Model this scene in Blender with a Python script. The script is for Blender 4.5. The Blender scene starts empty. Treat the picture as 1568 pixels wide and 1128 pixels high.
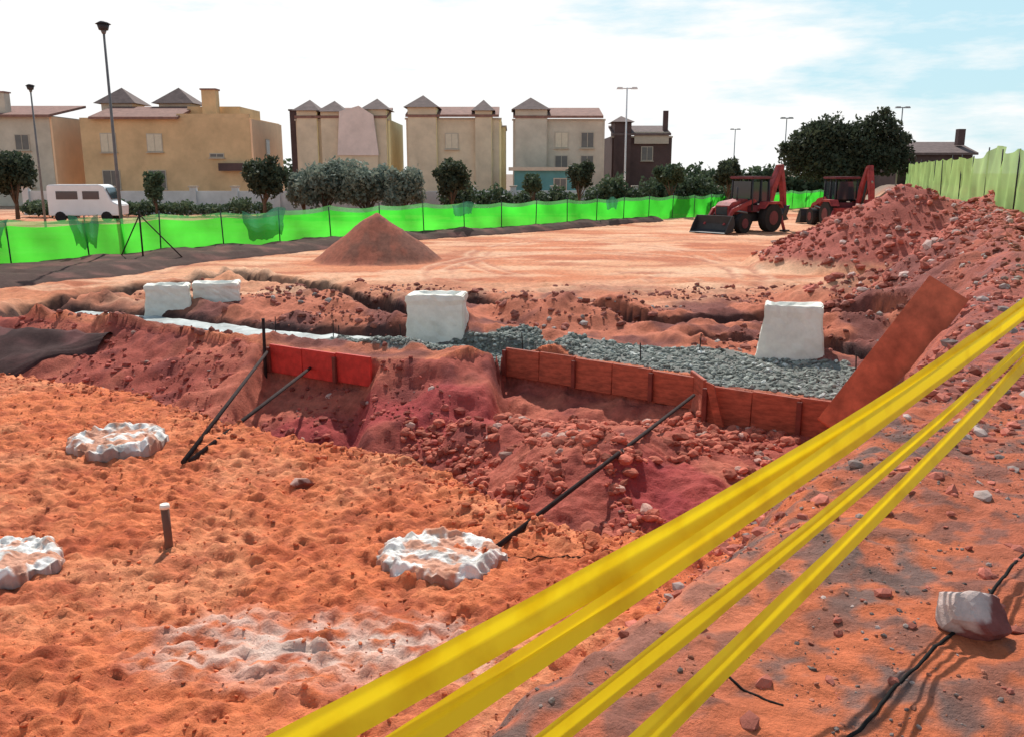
import bpy, bmesh, math, random
import numpy as np
from mathutils import Vector, Matrix, Euler
R=math.radians
rng=np.random.default_rng(7); random.seed(7)
scene=bpy.context.scene
COL=scene.collection

# ------------------------------------------------------------------ helpers
TAB=np.random.default_rng(99).random((512,512)).astype(np.float32)
def noise(x,y,s=0):
    xi=np.floor(x);yi=np.floor(y);fx=(x-xi).astype(np.float32);fy=(y-yi).astype(np.float32)
    xi=(xi.astype(np.int32)+s*57)&511; yi=(yi.astype(np.int32)+s*113)&511
    x2=(xi+1)&511;y2=(yi+1)&511
    fx=fx*fx*(3-2*fx); fy=fy*fy*(3-2*fy)
    a=TAB[yi,xi];b=TAB[yi,x2];c=TAB[y2,xi];d=TAB[y2,x2]
    a=a+(b-a)*fx;c=c+(d-c)*fx
    return a+(c-a)*fy
def fbm(x,y,s=0,o=4):
    r=0;a=.5;t=0
    for i in range(o):
        c_,s_=math.cos(i*.7),math.sin(i*.7)
        r=r+a*noise((x*c_-y*s_)*2**i+17*i,(x*s_+y*c_)*2**i+9*i,s+i);t+=a;a*=.5
    return r/t
def sm(a,b,x):
    t=np.clip((x-a)/(b-a),0,1); return t*t*(3-2*t)
def dpoly(X,Y,P):
    best=np.full(X.shape,1e9); sd=np.zeros(X.shape)
    for (x0,y0),(x1,y1) in zip(P[:-1],P[1:]):
        dx,dy=x1-x0,y1-y0;L=dx*dx+dy*dy
        t=np.clip(((X-x0)*dx+(Y-y0)*dy)/L,0,1)
        d=np.hypot(X-x0-t*dx,Y-y0-t*dy)
        cr=(X-x0)*dy-(Y-y0)*dx
        m=d<best-1e-9
        best=np.where(m,d,best); sd=np.where(m,np.sign(cr),sd)
    return best,sd*best
def inpoly(X,Y,P):
    r=np.zeros(X.shape,bool);n=len(P)
    for i in range(n):
        x0,y0=P[i];x1,y1=P[(i+1)%n]
        if y0==y1: continue
        c=((y0>Y)!=(y1>Y))&(X<(x1-x0)*(Y-y0)/(y1-y0)+x0)
        r^=c
    return r

def link(ob,parent=None):
    COL.objects.link(ob)
    if parent: ob.parent=parent
    return ob
def empty(name,loc=(0,0,0),rot=0):
    e=bpy.data.objects.new(name,None);e.location=loc;e.rotation_euler=(0,0,rot);e.empty_display_size=.3
    return link(e)
def mesh_np(name,V,F,mat,parent=None,smooth=False,colors=None,k=None):
    me=bpy.data.meshes.new(name)
    V=np.asarray(V,np.float32);F=np.asarray(F,np.int32);k=F.shape[1]
    me.vertices.add(len(V));me.vertices.foreach_set('co',V.ravel())
    me.loops.add(F.size);me.loops.foreach_set('vertex_index',F.ravel())
    me.polygons.add(len(F));me.polygons.foreach_set('loop_start',np.arange(0,F.size,k,dtype=np.int32))
    me.polygons.foreach_set('loop_total',np.full(len(F),k,np.int32))
    if colors is not None:
        a=me.color_attributes.new('Col','FLOAT_COLOR','POINT')
        c=np.ones((len(V),4),np.float32);c[:,:3]=colors;a.data.foreach_set('color',c.ravel())
    me.update(calc_edges=True)
    me.polygons.foreach_set('use_smooth',np.full(len(F),smooth))
    if mat: me.materials.append(mat)
    return link(bpy.data.objects.new(name,me),parent)
def box(name,c,size,mat,parent=None,rot=(0,0,0),bev=0.0,taper=None):
    bm=bmesh.new();bmesh.ops.create_cube(bm,size=1)
    for v in bm.verts:
        if taper and v.co.z>0: v.co.x*=taper[0];v.co.y*=taper[1]
        v.co=Vector((v.co.x*size[0],v.co.y*size[1],v.co.z*size[2]))
    if bev>0: bmesh.ops.bevel(bm,geom=bm.edges[:],offset=bev,segments=2,affect='EDGES')
    me=bpy.data.meshes.new(name);bm.to_mesh(me);bm.free();me.materials.append(mat)
    ob=bpy.data.objects.new(name,me);ob.location=c;ob.rotation_euler=rot
    return link(ob,parent)
def tube(name,p0,p1,r0,mat,parent=None,r1=None,seg=12):
    p0=Vector(p0);p1=Vector(p1);d=p1-p0
    bm=bmesh.new();bmesh.ops.create_cone(bm,cap_ends=True,segments=seg,radius1=r0,radius2=r0 if r1 is None else r1,depth=d.length)
    me=bpy.data.meshes.new(name);bm.to_mesh(me);bm.free();me.materials.append(mat)
    for p in me.polygons:p.use_smooth=len(p.vertices)==4
    ob=bpy.data.objects.new(name,me);ob.location=(p0+p1)/2
    ob.rotation_euler=d.to_track_quat('Z','Y').to_euler()
    return link(ob,parent)
def prism(name,prof,w,mat,parent=None,loc=(0,0,0),rot=(0,0,0),bev=0):
    """profile in local XZ, extruded along Y by w (centred)"""
    bm=bmesh.new()
    a=[bm.verts.new((x,-w/2,z)) for x,z in prof];b=[bm.verts.new((x,w/2,z)) for x,z in prof]
    n=len(prof);bm.faces.new(a);bm.faces.new(b[::-1])
    for i in range(n): bm.faces.new((a[i],b[i],b[(i+1)%n],a[(i+1)%n])) 
    bmesh.ops.recalc_face_normals(bm,faces=bm.faces[:])
    if bev: bmesh.ops.bevel(bm,geom=bm.edges[:],offset=bev,segments=2,affect='EDGES')
    me=bpy.data.meshes.new(name);bm.to_mesh(me);bm.free();me.materials.append(mat)
    ob=bpy.data.objects.new(name,me);ob.location=loc;ob.rotation_euler=rot
    return link(ob,parent)

# ------------------------------------------------------------------ materials
def newmat(name):
    m=bpy.data.materials.new(name);m.use_nodes=True
    nt=m.node_tree;b=nt.nodes['Principled BSDF'];return m,nt,b
def mat(name,col,rough=.8,var=.25,scale=3.0,bump=.1,bscale=30,metal=0,spec=.3,streak=None):
    m,nt,b=newmat(name);N=nt.nodes;L=nt.links
    tc=N.new('ShaderNodeTexCoord');mp=N.new('ShaderNodeMapping');L.new(tc.outputs['Object'],mp.inputs[0])
    if streak: mp.inputs['Scale'].default_value=streak
    n=N.new('ShaderNodeTexNoise');n.inputs['Scale'].default_value=scale;n.inputs['Detail'].default_value=6;n.inputs['Roughness'].default_value=.65
    L.new(mp.outputs[0],n.inputs[0])
    r=N.new('ShaderNodeMapRange');r.inputs[1].default_value=.3;r.inputs[2].default_value=.7;r.inputs[3].default_value=1-var;r.inputs[4].default_value=1+var*.6
    L.new(n.outputs[0],r.inputs[0])
    mx=N.new('ShaderNodeVectorMath');mx.operation='SCALE';mx.inputs[0].default_value=col
    L.new(r.outputs[0],mx.inputs['Scale']);L.new(mx.outputs[0],b.inputs['Base Color'])
    n2=N.new('ShaderNodeTexNoise');n2.inputs['Scale'].default_value=bscale;n2.inputs['Detail'].default_value=4;L.new(tc.outputs['Object'],n2.inputs[0])
    bp=N.new('ShaderNodeBump');bp.inputs['Strength'].default_value=bump;bp.inputs['Distance'].default_value=.02
    L.new(n2.outputs[0],bp.inputs['Height']);L.new(bp.outputs[0],b.inputs['Normal'])
    b.inputs['Roughness'].default_value=rough;b.inputs['Metallic'].default_value=metal;b.inputs['Specular IOR Level'].default_value=spec
    return m
def soilmat(name,bumpd=.03,tintv=.35,obj=False):
    m,nt,b=newmat(name);N=nt.nodes;L=nt.links
    at=N.new('ShaderNodeAttribute');at.attribute_name='Col'
    tc=N.new('ShaderNodeTexCoord')
    n=N.new('ShaderNodeTexNoise');n.inputs['Scale'].default_value=6;n.inputs['Detail'].default_value=10;n.inputs['Roughness'].default_value=.75
    L.new(tc.outputs['Object'],n.inputs[0])
    r=N.new('ShaderNodeMapRange');r.inputs[1].default_value=.3;r.inputs[2].default_value=.7;r.inputs[3].default_value=1-tintv;r.inputs[4].default_value=1+tintv
    L.new(n.outputs[0],r.inputs[0])
    mx=N.new('ShaderNodeVectorMath');mx.operation='SCALE';L.new(at.outputs['Color'],mx.inputs[0]);L.new(r.outputs[0],mx.inputs['Scale'])
    L.new(mx.outputs[0],b.inputs['Base Color'])
    n2=N.new('ShaderNodeTexNoise');n2.inputs['Scale'].default_value=28;n2.inputs['Detail'].default_value=8;n2.inputs['Roughness'].default_value=.7;L.new(tc.outputs['Object'],n2.inputs[0])
    bp=N.new('ShaderNodeBump');bp.inputs['Strength'].default_value=.8;bp.inputs['Distance'].default_value=bumpd
    L.new(n2.outputs[0],bp.inputs['Height']);L.new(bp.outputs[0],b.inputs['Normal'])
    b.inputs['Roughness'].default_value=.95;b.inputs['Specular IOR Level'].default_value=.15
    return m
M_soil=soilmat('soil',.045);M_stone=soilmat('stone',.012,.3)
M_board=mat('formwork_red_wood',(.44,.095,.05),.7,.55,4,.2,20,streak=(1,1,4))
M_boardr=mat('formwork_bright_red',(.66,.05,.035),.7,.4,4,.15,20)
M_boardo=mat('formwork_orange',(.62,.14,.065),.7,.5,3,.15,20)
M_batten=mat('batten_wood',(.22,.045,.03),.7,.4,5,.2,20)
M_white=mat('white_concrete',(.86,.82,.72),.8,.18,3,.5,9)
M_conc=mat('wet_concrete',(.40,.43,.41),.6,.55,2.2,.5,12)
M_rod=mat('steel_rod',(.045,.03,.028),.9,.4,8,.1,40,spec=.1)
M_shadow_cable=mat('shadow_and_cable',(.015,.013,.012),.8,spec=.1)  # near-black for the painted shadow lines on the bank and one cable
M_wood=mat('stake_wood',(.18,.10,.075),.9,spec=.1)
M_iron=mat('galvanised',(.30,.31,.31),.5,.2,3,.05,30,metal=.5)
M_dark=mat('dark_metal',(.04,.04,.045),.6)
M_lampw=mat('lamp_white',(.7,.7,.7),.5,.1)
M_red=mat('machine_red',(.36,.05,.05),.6,.5,3,.05,10,spec=.3)
M_maroon=mat('machine_maroon',(.17,.04,.05),.6,.4,3,.05,10)
M_tyre=mat('tyre',(.025,.022,.022),.9,.3)
M_glass=mat('dark_glass',(.03,.04,.05),.1,.1,1,0,1,spec=.8)

def M_tape_():
    m,nt,b=newmat('yellow_tape');N=nt.nodes;L=nt.links
    tc=N.new('ShaderNodeTexCoord');n=N.new('ShaderNodeTexNoise');n.inputs['Scale'].default_value=5;n.inputs['Detail'].default_value=8
    L.new(tc.outputs['Object'],n.inputs[0])
    cr=N.new('ShaderNodeValToRGB');cr.color_ramp.elements[0].position=.25;cr.color_ramp.elements[0].color=(.80,.56,.008,1)
    cr.color_ramp.elements[1].position=.5;cr.color_ramp.elements[1].color=(.98,.78,.02,1)
    L.new(n.outputs[0],cr.inputs[0]);L.new(cr.outputs[0],b.inputs['Base Color']);b.inputs['Roughness'].default_value=.5;b.inputs['Specular IOR Level'].default_value=.3
    tr=N.new('ShaderNodeBsdfTranslucent');L.new(cr.outputs[0],tr.inputs['Color'])
    mx=N.new('ShaderNodeMixShader');mx.inputs[0].default_value=.48
    L.new(b.outputs[0],mx.inputs[1]);L.new(tr.outputs[0],mx.inputs[2])
    L.new(mx.outputs[0],N['Material Output'].inputs['Surface']);return m
M_tape=M_tape_()
def netmat(name,col,transp,tcol,tl_mix=.85):
    m,nt,b=newmat(name);N=nt.nodes;L=nt.links
    tc=N.new('ShaderNodeTexCoord');n=N.new('ShaderNodeTexNoise');n.inputs['Scale'].default_value=.5;n.inputs['Detail'].default_value=5
    L.new(tc.outputs['Object'],n.inputs[0])
    r=N.new('ShaderNodeMapRange');r.inputs[1].default_value=.3;r.inputs[2].default_value=.7;r.inputs[3].default_value=.65;r.inputs[4].default_value=1.15
    L.new(n.outputs[0],r.inputs[0])
    s1=N.new('ShaderNodeVectorMath');s1.operation='SCALE';s1.inputs[0].default_value=col;L.new(r.outputs[0],s1.inputs['Scale'])
    s2=N.new('ShaderNodeVectorMath');s2.operation='SCALE';s2.inputs[0].default_value=tcol;L.new(r.outputs[0],s2.inputs['Scale'])
    df=N.new('ShaderNodeBsdfDiffuse');tl=N.new('ShaderNodeBsdfTranslucent');L.new(s1.outputs[0],df.inputs[0]);L.new(s2.outputs[0],tl.inputs[0])
    a=N.new('ShaderNodeMixShader');a.inputs[0].default_value=tl_mix;L.new(df.outputs[0],a.inputs[1]);L.new(tl.outputs[0],a.inputs[2])
    t=N.new('ShaderNodeBsdfTransparent');z=N.new('ShaderNodeMixShader');z.inputs[0].default_value=transp
    L.new(a.outputs[0],z.inputs[1]);L.new(t.outputs[0],z.inputs[2]);L.new(z.outputs[0],N['Material Output'].inputs['Surface']);return m
M_net=netmat('green_netting',(.05,.62,.05),.05,(.06,.70,.045))
M_net2=netmat('sheer_netting',(.16,.42,.18),.4,(.14,.5,.16))
M_netd=netmat('doubled_netting',(.05,.15,.11),.25,(.05,.16,.11))
M_netr=netmat('olive_netting',(.55,.85,.30),.08,(.55,.85,.28),.5)

# ------------------------------------------------------------------ terrain
FE=[(-30,24),(-16,16.8),(-10.5,14.2),(-7.78,13.14),(-6.28,12.5),(-5.36,12.1),(-4.16,11.06),(-3.19,10.3),(-2.08,9.52),(-1.3,9.17),(-.62,8.53),(-.14,7.72),(.37,7.18),(.85,6.91)]
BE=[(-30,30),(-16,21),(-10.97,18.79),(-9.77,18.36),(-7.65,17.55),(-5.2,16.1),(-4.3,15.45),(-2.44,14.4),(-1.2,14.3),(-.1,15.15),(2.74,13.1),(2.78,12.5),(4.4,11.5),(5.4,10.6)]
TR=FE+[(2.2,7.2),(4.2,9.3)]+BE[::-1]
EE=[(-4,-3),(-.8,1.5),(1.2,4),(2.6,6),(4,8),(6.3,12),(9,16),(12,22),(16.5,33),(22.5,50),(28,65),(60,150),(500,1400)]
FP=[(-30,2),(-22,17),(-16.1,27.5),(-14.2,30.7),(-8.5,38.3),(-2.7,44.6),(12.2,60.7),(22.7,75),(30,83)]
CH=[([(-10.8,18.6),(-10.9,20.2),(-9.6,23.2),(-7.96,25.4)],.5,.6),([(-7.96,25.4),(-5.4,23.9),(-2.35,19.3),(-1.6,17.8)],.5,.7),([(-1.0,21.3),(.23,19.7),(2.9,18.0),(5.4,18.4),(7.5,17)],.5,.7),
    ([(-9.9,19.7),(-7.9,19.0),(-4.5,17.0),(-1.7,16.3),(-.1,15.55)],.70,.34),([(3.6,16.2),(5.6,15.6),(6.2,13.6)],.35,.4)]
GR=[(.2,15.1),(.5,15.8),(1.6,15.9),(3.4,15.2),(5.4,13.9),(5.2,12.0),(4.6,11.5),(2.9,12.6),(2.8,13.2)]
GR2=[(-3.6,15.9),(-3.2,16.9),(-.6,16.6),(.5,16.8),(.6,15.8),(-.1,15.3),(-1.1,14.9),(-2.4,15.2)]
def pile(X,Y,cx,cy,rx,ry,h,s,rough=.25,p=1.15):
    d=np.sqrt(((X-cx)/rx)**2+((Y-cy)/ry)**2)
    d=np.maximum(d+rough*(fbm(X*1.3,Y*1.3,s)-.5),0)
    return h*np.clip(1-d**p,0,1)
def heap(h,p,k=.2): return np.where(p>0,np.maximum(h,p+h*k),h)
def H(X,Y,detail=True):
    h=.10*(fbm(X*.25,Y*.25,3)-.5)
    near=1-sm(60,120,np.hypot(X,Y))
    ins=inpoly(X,Y,TR)
    wx=X+.4*(fbm(X*1.1,Y*1.1,11)-.5);wy=Y+.5*(fbm(X*1.1,Y*1.1,12)-.5)
    dF,_=dpoly(wx,wy,FE);dB,_=dpoly(X,Y,BE)
    dBn,_=dpoly(wx,wy,BE)
    step=.5*sm(-4.6,-4.2,X)*(1-sm(-2.5,-2.1,X))+.5*sm(-.4,-.1,X)
    floor=-1.45+.88*sm(-1.8,.5,X)*sm(16,12,Y)+.2*(fbm(X*1.5,Y*1.5,8)-.5)
    floor=floor+pile(X,Y,1.1,9.9,2.2,1.9,.62,31,.6)+pile(X,Y,-.9,12.6,1.3,1.5,.5,32,.6)
    hf=-dF/.4*1.2
    hb=-(step*sm(0,.06,dB)+(.40-.1*sm(-1,1,X))*dBn+.45*(fbm(X*1.2,Y*1.2,21)-.42)*sm(0,.7,dBn))
    ht=np.maximum(np.maximum(hf,hb),floor)
    ht=np.minimum(ht,0.05)
    h=np.where(ins,h*.3+ht,h)
    _,sd=dpoly(X+.25*(fbm(X,Y,41)-.5),Y+.25*(fbm(X,Y,42)-.5),EE)
    w=1.15+2.0*sm(13,20,Y)
    top=1.3+.55*sm(12,22,Y)
    hb2=top*sm(-w,.15,sd)
    r_=sm(-w-.1,-.4,sd)
    h=h*(1-r_)+hb2 + .12*(fbm(X*1.2,Y*1.2,5)-.5)*sm(-w,0,sd)
    for P,wd,dp in CH:
        d,_=dpoly(X+.25*(fbm(X*2,Y*2,6)-.5),Y+.25*(fbm(X*2,Y*2,9)-.5),P)
        h=h-dp*(1-sm(wd*.6,wd,d))*(1-sm(0,.5,h))*(~ins)+.25*np.exp(-((d-wd*1.6)/.3)**2)*fbm(X*3,Y*3,14)*(~ins)*(1-r_)
    h=heap(h,pile(X,Y,-4.75,31.6,2.25,2.1,1.72,50,.10,1.0))
    h=heap(h,pile(X,Y,12.7,29.5,5.0,4.2,2.5,51,.15,1.05))
    h=heap(h,pile(X,Y,17,31,4.6,3.8,2.2,52,.2,1.05))
    h=h+pile(X,Y,8.7,21.5,2.6,2.3,.6,53,.8)+pile(X,Y,1.3,18.6,1.9,1.5,.55,54,.8)+pile(X,Y,-5.2,20.5,2.5,1.5,.22,55,.8)
    h=h+pile(X,Y,7.3,17.5,2.0,2.2,.5,57,.8)
    d,_=dpoly(X,Y,FP); h=h+.16*np.exp(-((d-.6)/.8)**2)*fbm(X*.8,Y*.8,56)*1.4
    if detail:
        terr=(1-ins)*(1-r_)*(1-sm(16,19,Y))*(dpoly(X,Y,BE)[1]>0)
        rgh=np.clip(ins*.9+sm(-w,-w*.3,sd)*(1-.6*sm(-.2,.8,sd)),0,1)*near
        l1=np.abs(fbm(X*5.5,Y*7.5,61,2)-.5)*2
        l2=np.abs(fbm(X*9,Y*12,68,2)-.5)*2
        h=h+(.09*(fbm(X*5.2,Y*6.5,60,3)-.5)+.06*(fbm(X*14,Y*16,62,2)-.5)+.06*l1+.055*l2)*terr
        h=h+rgh*(.20*(fbm(X*2.6,Y*2.6,63,5)-.5)+.06*np.abs(fbm(X*7,Y*7,69,2)-.5)+.06*(fbm(X*11,Y*11,67,3)-.5))
        flat=(1-terr)*(1-rgh)
        rough_mid=sm(14,16,Y)*(1-sm(23,27,Y))
        h=h+flat*near*((.05+.2*rough_mid)*(fbm(X*2.2,Y*2.2,64,5)-.5)+.03*(fbm(X*9,Y*9,65,3)-.5))
        hp=sm(.35,.9,h)*sm(15,18,Y)*near*(X>0)
        h=h+hp*.28*(fbm(X*2.0,Y*2.0,66,5)-.5)
    return h
def axis(lo,hi,d,g,end,end2=None):
    core=list(np.arange(lo,hi,d));a=[];x=hi;s=d
    while x<end: a.append(x);s*=g;x+=s
    a.append(end);b=[];x=lo;s=d;e2=-end if end2 is None else end2
    while True:
        s*=g;x-=s
        if x<e2: break
        b.append(x)
    b.append(e2)
    return np.array(b[::-1]+core+a)
xs=axis(-5,5.5,.028,1.018,1600);ys=axis(2.2,9.5,.025,1.0085,2200,-60)
yb=ys[ys<2.2][::-1];ys=np.concatenate([yb[::6][::-1],ys[ys>=2.2]])
X,Y=np.meshgrid(xs,ys);Z=H(X,Y)
nx,ny=len(xs),len(ys)
def lerp(c,d,m): return c*(1-m[...,None])+np.array(d)*m[...,None]
C=np.zeros(X.shape+(3,))+np.array((.76,.215,.09))
f1=fbm(X*.8,Y*.8,70);f2=fbm(X*3,Y*3,71);f3=fbm(X*9,Y*9,72,3)
C=lerp(C,(.85,.34,.17),sm(.45,.7,f1)*.7)
C=lerp(C,(.50,.10,.045),sm(.48,.72,f2)*.5)
C=lerp(C,(.34,.07,.04),sm(.50,.68,f3)*.5)
_,sB=dpoly(X,Y,BE);ins=inpoly(X,Y,TR)
far=np.where(ins,0,sm(-.5,.5,-sB)*sm(11,13,Y+.35*X))
C=lerp(C,(.50,.16,.095),far*.9)
C=lerp(C,(.22,.075,.06),far*sm(.45,.6,fbm(X*.9,Y*.9,73))*(1-sm(22,27,Y)))
sand=sm(20,27,Y+1.5*(f1-.5)*4+.15*np.abs(X-4))*(1-sm(90,130,Y))
C=lerp(C,(.70,.35,.20),sand*.9)
C=lerp(C,(.58,.19,.09),sand*sm(.42,.62,fbm(X*.22,Y*.5,74))*.85)
C=lerp(C,(.42,.13,.07),sand*sm(.5,.68,fbm(X*.5+9,Y*1.2,77))*.7)
C=lerp(C,(.82,.50,.32),sand*sm(.5,.68,fbm(X*.35+3,Y*.9,79))*.6)
for cx,cy,r0 in ((4.2,24.6,1.1),(4.2,24.6,1.5),(4.4,24.8,2.1),(5.8,25.2,1.7),(2.5,28,4.4),(2.5,28,5.1),(6,33,7),(6,33,7.6),(-2,30,9),(-2,30,9.7)):
    r=np.hypot((X-cx),(Y-cy)*.75)+.5*(fbm(X*.5,Y*.5,75)-.5)
    t=np.exp(-((r-r0)/.11)**2)*sand*sm(.4,.6,fbm(X*.5+r0,Y*.5,76))
    C=lerp(C,(.46,.20,.13),t*.6);Z-=.03*t
    C=lerp(C,(.76,.48,.32),np.exp(-((r-r0-.22)/.1)**2)*sand*sm(.4,.6,fbm(X*.5+r0,Y*.5,76))*.5)
C=lerp(C,(.25,.085,.07),sm(.35,.8,Z)*sm(14,16,Y)*(1-sm(26,28,Y)))
pm=sm(.15,.5,Z)*sm(23,25,Y)*(1-sm(40,45,Y))
C=lerp(C,(.42,.12,.09),pm*(X>0))
ti=ins.astype(float)
C=lerp(C,(.40,.095,.07),ti*.95)
C=lerp(C,(.20,.05,.045),ti*sm(.5,.7,f2)*.7)
C=lerp(C,(.60,.18,.11),ti*sm(.45,.65,f1)*.7)
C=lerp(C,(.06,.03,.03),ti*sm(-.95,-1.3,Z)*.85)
for cx,cy,rx,ry in ((1.75,8.9,.8,1.0),(-2.9,13.2,1.6,.8),(-.9,13.0,1.0,1.0)):
    d=np.sqrt(((X-cx)/rx)**2+((Y-cy)/ry)**2)+.5*(f2-.5)
    C=lerp(C,(.38,.05,.055),(1-sm(.6,1.1,d))*.7)
_,sd=dpoly(X,Y,EE)
bk=sm(-1.2,-.2,sd+.8*(f2-.5))
C=lerp(C,(.48,.14,.08),bk*.9)
C=lerp(C,(.64,.17,.07),bk*sm(.42,.6,f1)*.8)
C=lerp(C,(.22,.15,.13),bk*sm(.48,.62,fbm(X*1.6+4,Y*1.6,78))*sm(.35,.6,f3)*.85)
C=lerp(C,(.15,.10,.09),bk*sm(.5,.6,f3)*.6)
C=lerp(C,(.36,.11,.10),bk*sm(5,8,Y)*.6)
C=lerp(C,(.66,.32,.24),np.exp(-((X-.2)**2/.5+(Y-3.6)**2/.5))*.6)
d=np.sqrt(((X+1.2)/1.5)**2+((Y-5.2)/.65)**2)+.9*(fbm(X*2,Y*2,43)-.5)
C=lerp(C,(.80,.60,.50),(1-sm(.2,1.0,d))*sm(.30,.60,fbm(X*7,Y*14,44,5))*.9)
gi=np.maximum(inpoly(X+.3*(f2-.5),Y+.3*(f1-.5),GR),inpoly(X+.3*(f2-.5),Y+.3*(f1-.5),GR2)&~ins).astype(float)
C=lerp(C,(.20,.21,.19),gi*.95);
for P,wd,dp in CH:
    d,_=dpoly(X,Y,P);C=lerp(C,(.05,.03,.03),(1-sm(wd*.8,wd*1.25,d))*.9*(Z<.12)*(~ins)*(1-gi*.8))
C=lerp(C,(.20,.19,.15),sm(70,100,np.hypot(X,Y))*.8)
cone=np.hypot(X+4.75,Y-31.6)
C=lerp(C,(.24,.10,.07),(1-sm(2.0,2.4,cone))*.95)
C=lerp(C,(.42,.13,.08),(1-sm(2.0,2.4,cone))*sm(.4,.62,f2+.12*(-X-4.75))*.8)  # cone's sunlit left flank and shaded right flank put into the colour
idx=np.arange(nx*ny).reshape(ny,nx)
F=np.stack([idx[:-1,:-1],idx[:-1,1:],idx[1:,1:],idx[1:,:-1]],-1).reshape(-1,4)
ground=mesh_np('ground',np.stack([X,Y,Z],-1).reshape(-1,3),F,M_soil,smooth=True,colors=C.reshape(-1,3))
def gz(x,y): return float(H(np.array([[float(x)]]),np.array([[float(y)]]))[0,0])

# dark soil ridge along the fence; left trench bank ridge painted dark as shade
def ridge(name,P,off0,off1,hgt,col,seed):
    pts=[]
    for a,b in zip(P[:-1],P[1:]):
        L=math.dist(a,b);k=max(2,int(L/.22))
        for i in range(k): pts.append((a[0]+(b[0]-a[0])*i/k,a[1]+(b[1]-a[1])*i/k))
    pts.append(P[-1]);pts=np.array(pts);s=np.r_[0,np.cumsum(np.linalg.norm(np.diff(pts,axis=0),axis=1))]
    d=np.gradient(pts,axis=0);ker=np.ones(15)/15
    d=np.stack([np.convolve(np.pad(d[:,i],7,'edge'),ker,'valid') for i in (0,1)],-1)
    d/=np.linalg.norm(d,axis=1)[:,None];nr=np.stack([d[:,1],-d[:,0]],-1)
    k=22;v=np.linspace(0,1,k)[None,:]
    wv=np.interp(s/s[-1],np.linspace(0,1,len(off1)),off1)*(.75+.5*fbm(s*.25,s*0+seed,30))
    o=off0+(wv[:,None]-off0)*v
    Xr=pts[:,0:1]+nr[:,0:1]*o;Yr=pts[:,1:2]+nr[:,1:2]*o
    hh=hgt*(.5+1.0*fbm(Xr*.7,Yr*.7,33+seed,4))*np.sin(np.pi*np.clip(v*.94+.03,0,1))**.7+.10*(fbm(Xr*3,Yr*3,34,4)-.5)
    hh=hh*np.minimum(1,v*12)*np.minimum(1,(1-v)*5)
    Zr=H(Xr,Yr)+hh+.02-.10*((v<.01)|(v>.99))
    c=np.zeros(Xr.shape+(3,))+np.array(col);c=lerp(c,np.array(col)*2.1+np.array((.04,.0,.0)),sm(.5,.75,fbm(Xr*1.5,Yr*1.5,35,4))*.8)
    n=len(pts);I=np.arange(n*k).reshape(n,k)
    Fr=np.stack([I[:-1,:-1],I[1:,:-1],I[1:,1:],I[:-1,1:]],-1).reshape(-1,4)
    return mesh_np(name,np.stack([Xr,Yr,Zr],-1).reshape(-1,3),Fr,M_stone,smooth=True,colors=c.reshape(-1,3))
ridge('soil_shade_ridge',[(-20.8,19),(-16.1,27.5),(-14.2,30.7),(-8.5,38.3),(-2.7,44.6),(8.5,56.7)],-.2,[5.0,4.2,2.6,1.9,1.5,1.2],.22,(.075,.042,.034),1)
ridge('soil_shade_ridge',[(-13.5,19.6),(-10.97,18.6),(-9.77,18.2),(-7.9,17.5)],.1,[3.2,3.2,2.6,.6],.12,(.06,.032,.03),2)  # shade of the left trench end, put into this strip's near-black colour

# ------------------------------------------------------------------ stones
def ico(sub):
    bm=bmesh.new();bmesh.ops.create_icosphere(bm,subdivisions=sub,radius=1)
    V=np.array([v.co[:] for v in bm.verts]);F=np.array([[v.index for v in f.verts] for f in bm.faces]);bm.free();return V,F
I1=ico(2);I0=ico(1)
def stones(name,px,py,size,cols,sub=1,sink=.4,flat=.65,parent=None):
    bv,bf=I1 if sub==1 else I0
    n=len(px);px=np.asarray(px);py=np.asarray(py)
    pz=H(px[None],py[None])[0]
    s=rng.random((n,1))*50
    nn=noise(bv[None,:,0]*1.3+s+bv[None,:,2]*.6,bv[None,:,1]*1.3+s*1.7-bv[None,:,2]*.8,3)
    P=bv[None]*(.68+.62*nn[...,None]+.26*(rng.random((n,len(bv),1))-.5))
    P=P*np.stack([1+.7*(rng.random(n)-.5),1+.7*(rng.random(n)-.5),flat*(1+.5*(rng.random(n)-.5))],-1)[:,None]
    a=rng.random(n)*6.28;b=(rng.random(n)-.5)*1.2
    ca,sa,cb,sb=np.cos(a),np.sin(a),np.cos(b),np.sin(b)
    x,y,z=P[...,0],P[...,1],P[...,2]
    y,z=y*cb[:,None]-z*sb[:,None],y*sb[:,None]+z*cb[:,None]
    x,y=x*ca[:,None]-y*sa[:,None],x*sa[:,None]+y*ca[:,None]
    P=np.stack([x,y,z],-1)*size[:,None,None]
    P[...,0]+=px[:,None];P[...,1]+=py[:,None];P[...,2]+=(pz+size*(flat*.8-sink))[:,None]
    Fx=(bf[None]+(np.arange(n)*len(bv))[:,None,None]).reshape(-1,3)
    c=np.repeat(cols,len(bv),0)
    return mesh_np(name,P.reshape(-1,3),Fx,M_stone,parent,smooth=False,colors=c)
def tint(n,base,v=.5,greyp=0,grey=(.3,.27,.25)):
    c=np.array(base)[None]*(1-v/2+v*rng.random((n,1)))
    if greyp>0:
        g=rng.random(n)<greyp;c[g]=np.array(grey)[None]*(.6+.8*rng.random((g.sum(),1)))
    return c
def sizes(n,lo,hi,p=2.5): return lo+(hi-lo)*rng.random(n)**p
n=8500;x=rng.uniform(-1.6,3.8,n);y=rng.uniform(6.9,12.8,n)
k=inpoly(x,y,TR)&(fbm(x*1.4,y*1.4,90)>.42)&(np.hypot((x-1.75)/.6,(y-8.9)/.75)>.85);x,y=x[k],y[k];n=len(x)
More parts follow.
